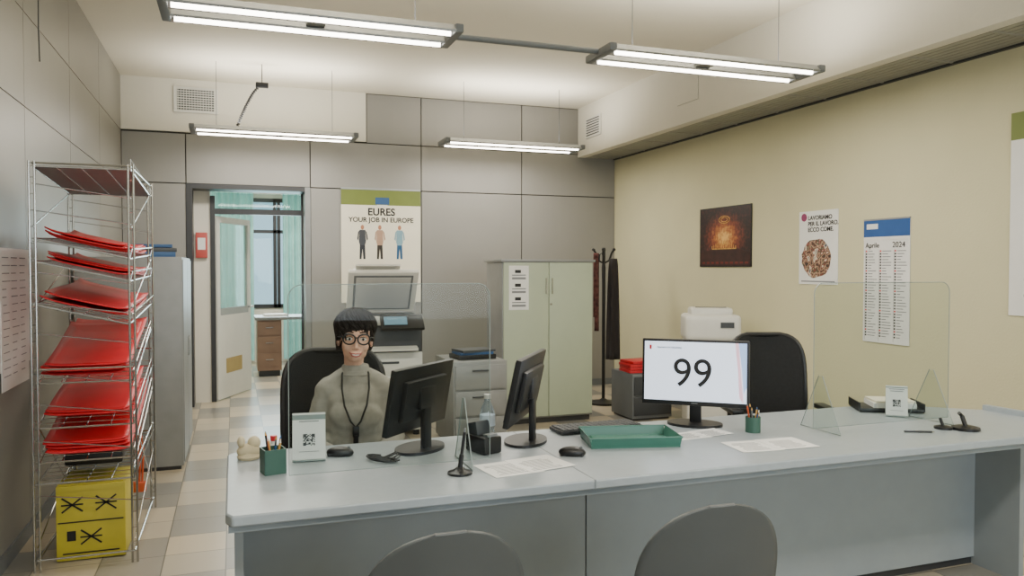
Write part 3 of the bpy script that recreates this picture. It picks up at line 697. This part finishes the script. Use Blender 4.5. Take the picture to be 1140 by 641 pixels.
w.prismy([(-.17+.035*math.cos(k*math.pi/6),.26+.035*math.sin(k*math.pi/6)) for k in range(12)],-.001,0,mat('magenta','#8a2a5a',.5))
w.bb(-.2,.2,-.001,0,-.29,-.28,M_inkg)
w.fin('sheet',parent=e); text('LAVORIAMO\nPER IL LAVORO.\nECCO COME.',.05,(-.12,-.002,.2),M_ink,e,'lettering',align='LEFT',bold=.0012)
e=empty('wall_calendar',(XR-.008,4.58,1.865),-90)
w=B(); w.bb(-.22,.22,0,.006,-.935,0,M_paper).bb(-.22,.22,-.002,0,-.13,-.0,M_blue).bb(-.22,.22,-.003,0,-.155,-.13,M_paper)
w.bb(-.22,.22,-.004,.006,-.004,.008,M_alu); w.bb(-.19,-.08,-.003,-.002,-.07,-.03,M_paper)
for c_ in range(3):
    x=-.205+c_*.14
    w.bb(x,x+.002,-.001,0,-.92,-.23,M_inkg)
    for r_ in range(31):
        z=-.245-r_*.0215; w.bb(x+.006,x+.02,-.001,0,z,z+.013,M_ink if r_%7 else M_red); w.bb(x+.03,x+.03+rng.uniform(.03,.09),-.001,0,z+.003,z+.009,M_inkg)
w.fin('sheet',parent=e); text('Aprile',.055,(-.20,-.003,-.195),M_ink,e,'month',align='LEFT'); text('2024',.06,(.12,-.003,-.195),M_ink,e,'year')
e=empty('green_poster',(XR-.008,3.16,1.82),-90); w=B(); w.bb(-.43,.43,0,.005,-.62,.65,M_paper).bb(-.43,.43,-.001,0,.48,.65,M_og)
for k in range(8): w.bb(-.33,rng.uniform(.1,.35),-.001,0,-.5+k*.1,-.485+k*.1,M_inkg)
w.fin('sheet',parent=e)
w=B()
w.bb(-.62,.02,0,.004,-.30,.32,M_paper).bb(-.60,-.06,-.003,0,-.40,.05,M_paper)
for k in range(16):
    for q in range(3):
        w.bb(-.56+q*.17,-.56+q*.17+rng.uniform(.06,.14),-.004,0,.27-k*.04,.274-k*.04,M_inkg)
w.fin('notice_sheets',(XL+.006,5.06,1.28),90)
w=B(); w.tube([(0,0,ZC-.002),(0.0,.01,3.2),(.0,.0,2.9),(0.0,.02,2.72)],.004,M_dgry,6); w.fin('hanging_wire',(XL+.02,5.3,0))
# ------------------------------------------------------------ counter items
def P(name,w,x,y,rz=0): return w.fin(name,(x,y,CT+.0005),rz)
cr=mat('cream_cloth','#cbbf9f',.8,0,.1)
w=B(); w.sph((0,0,.03),(.045,.035,.03),cr).sph((.02,0,.06),(.025,.022,.028),cr).sph((-.028,-.01,.07),(.015,.02,.022),cr).lathe([(.04,0),(.045,.01),(.03,.03)],(0,0,0),cr); P('cream_figurine',w,.05,3.22)
def cup(name,x,y,m,n=7,s=.04,h=.10,square=True):
    w=B(); t=.004
    if square:
        for sx in (-1,1): w.bb(sx*s-t/2,sx*s+t/2,-s,s,0,h,m).bb(-s,s,sx*s-t/2,sx*s+t/2,0,h,m)
        w.bb(-s,s,-s,s,0,.006,m)
    else: w.lathe([(s,0),(s,h),(s-.004,h),(s-.004,.006),(.001,.006)],(0,0,0),m)
    cc=[M_pencil,M_orange,M_blueb,M_gry,M_blk,M_pencil,M_pencil,M_wp]
    for k in range(n):
        a=k*2.4; r_=s*.55
        p0=Vector((r_*.5*math.cos(a),r_*.5*math.sin(a),.01)); p1=Vector((r_*1.35*math.cos(a),r_*1.35*math.sin(a),h+.03+.02*math.sin(k*2)))
        w.cyl(p0,p1,.0038,cc[k%8],seg=8); w.cyl(p1,p1+(p1-p0).normalized()*.012,.0038,cc[(k+2)%8],r1=.001,seg=8)
    P(name,w,x,y,12)
cup('pencil_cup',.13,2.97,M_gcup,s=.037,h=.09); cup('pencil_cup',2.23,2.97,M_gcup,6,.034,.07,False)
w=B(); w.lathe([(.022,0),(.024,.005),(.024,.06),(.012,.075),(.012,.085)],(0,0,0),M_wp).cyl((0,0,.085),(0,0,.105),.013,M_red); P('glue_bottle',w,.14,3.12)
def sign(x,y,rz,W,H):
    e=empty('counter_sign',(x,y,CT+.003),rz); w=B(); w.box((0,.02,H/2),(W,.004,H),M_paper,rot=(R(-12),0,0)).box((0,.045,H/2*.95),(W,.004,H*.97),GEDGE,rot=(R(10),0,0)).box((0,.03,.002),(W,.09,.004),GEDGE)
    w.fin('stand',parent=e); s=empty('print',(0,.0175,H/2),parent=e,rot=(R(-12),0,0)); w=B(); rr=random.Random(9)
    q=W*.36/11
    for i in range(11):
        for j in range(11):
            cn=(i in(0,1,2) and j in(0,1,2)) or (i in(0,1,2) and j>7) or (i>7 and j>7)
            if rr.random()<.45 or cn: w.bb(-W*.18+i*q,-W*.18+(i+1)*q,-.0012,0,-H*.20+j*q,-H*.20+(j+1)*q,M_dgry)
    w.bb(-W*.35,W*.35,-.0012,0,H*.38,H*.40,M_inkg).bb(-W*.3,W*.3,-.0012,0,H*.31,H*.33,M_inkg).bb(-W*.3,W*.3,-.0012,0,-H*.33,-H*.32,M_inkg); w.fin('qr_code',parent=s)
sign(.27,3.10,-6,.125,.18); sign(3.14,3.03,-42,.10,.15)
def mouse(x,y,rz):
    w=B(); w.sph((0,0,.012),(.032,.055,.024),M_blk,20).bb(-.026,.026,-.045,.045,0,.008,M_blk,bev=.003).cyl((-.003,-.035,.03),(.003,-.035,.03),.007,M_gry,seg=10); P('computer_mouse',w,x,y,rz)
mouse(.395,3.15,70); mouse(1.27,2.84,60)
w=B()
for k in range(4):
    w.tube([(.055*math.sin(t*.55+k)+.002*t,.04*math.cos(t*.8+k*1.7)+.01*k,.004+.003*(k+1)) for t in range(14)],.0028,M_blk,6)
P('cable_tangle',w,.53,2.99)
def penstand(x,y,rz,n=1):
    w=B(); w.lathe([(.045,0),(.045,.008),(.025,.014),(.012,.025)],(0,0,0),M_blk).cyl((0,0,.02),(.02,.0,.15),.006,M_blk).cyl((.02,0,.15),(.022,0,.165),.004,M_gry)
    w.cyl((.0,0,.02),(.008,0,.07),.009,M_blk)
    P('pen_stand',w,x,y,rz)
penstand(.77,2.72,15)
w=B(); w.lathe([(.06,0),(.06,.012),(.03,.02)],(0,0,0),M_blk).lathe([(.04,0),(.04,.01),(.02,.016)],(-.08,.05,0),M_blk).cyl((0,0,.015),(0,.02,.06),.01,M_blk).cyl((0,.02,.06),(-.02,.02,.075),.008,M_blk).cyl((-.08,.05,.01),(-.09,.06,.05),.007,M_blk); P('black_pen_holder',w,3.19,2.68)
w=B(); w.cyl((-.065,0,.005),(.055,0,.005),.0045,M_blk).cyl((.055,0,.005),(.068,0,.005),.0045,M_chrome,r1=.001).bb(-.06,-.02,-.0015,.0015,.009,.012,M_chrome); P('ballpoint_pen',w,2.93,2.70,-25)
w=B(); w.box((0,0,.035),(.09,.13,.07),M_blk,bev=.01).box((0,.03,.09),(.07,.06,.06),M_dgry,bev=.008,rot=(R(-15),0,0)).box((.0,-.045,.075),(.05,.03,.01),M_gry); P('card_reader',w,.955,3.02,20)
w=B(); w.lathe([(.03,0),(.033,.006),(.033,.05),(.029,.06),(.033,.07),(.033,.125),(.028,.15),(.014,.178),(.013,.192)],(0,0,0),BOTTLE).lathe([(.0335,.075),(.0338,.076),(.0338,.12),(.0335,.121)],(0,0,0),mat('bottle_label','#c4d2dd',.5)).cyl((0,0,.190),(0,0,.208),.015,M_wp); P('water_bottle',w,1.02,3.17)
def docs(name,x,y,rz,n,W=.21,H=.297,sp=.12):
    w=B()
    for k in range(n):
        cx=(k-(n-1)/2)*sp; z=.001+k*.0012; w.box((cx,k*.01,z),(W,H,.0010),M_paper,rot=(0,0,k*.06))
        for j in range(9): w.box((cx-.01,-H*.36+j*H*.08,z+.0007),(W*.7*random.uniform(.6,1),.004,.0004),M_inkg,rot=(0,0,k*.06))
    P(name,w,x,y,rz)
docs('document_sheets',1.03,2.74,8,2,.2,.2,.14); docs('document_sheets',2.13,2.72,-6,2,.19,.19,.17); docs('document_sheets',1.97,3.0,5,2,.16,.13,.13)
w=B(); a,c=.19,.12
w.bb(-a,a,-c,c,0,.004,M_tray)
for s in (-1,1):
    w.box((s*a,0,.02),(.004,2*c,.042),M_tray,rot=(0,s*R(15),0)); w.box((0,s*c,.02),(2*a,.004,.042),M_tray,rot=(-s*R(15),0,0))
w.tube([(-a-.006,-c-.006,.042),(a+.006,-c-.006,.042),(a+.006,c+.006,.042),(-a-.006,c+.006,.042)],.004,M_tray,6,closed=True)
w.box((0,0,.008),(.3,.18,.006),M_tray); P('green_letter_tray',w,1.60,2.98,-14)
w=B(); w.box((0,0,.01),(.42,.14,.016),M_blk,bev=.004)
for r_ in range(5):
    for c_ in range(15): w.box((-.19+c_*.027,-.052+r_*.026,.021),(.022,.021,.006),M_dgry)
P('keyboard',w,1.58,3.26,3)
w=B(); w.box((0,0,.012),(.32,.20,.02),M_blk,bev=.006)
for s in (-1,1): w.box((s*.158,0,.03),(.006,.20,.04),M_blk)
w.box((.02,.0,.035),(.21,.17,.025),M_paper).box((.02,.0,.052),(.20,.16,.012),M_cream,rot=(0,0,.06)); P('paper_tray',w,3.24,3.20,-28)
# ------------------------------------------------------------ camera
cd=bpy.data.cameras.new('camera'); cd.sensor_width=36; cd.lens=868/1140*36; cd.clip_start=.05
co=bpy.data.objects.new('camera',cd); bpy.context.scene.collection.objects.link(co)
co.location=(0,0,1.5); co.rotation_euler=(R(90-1.485),0,R(-19.65)); bpy.context.scene.camera=co
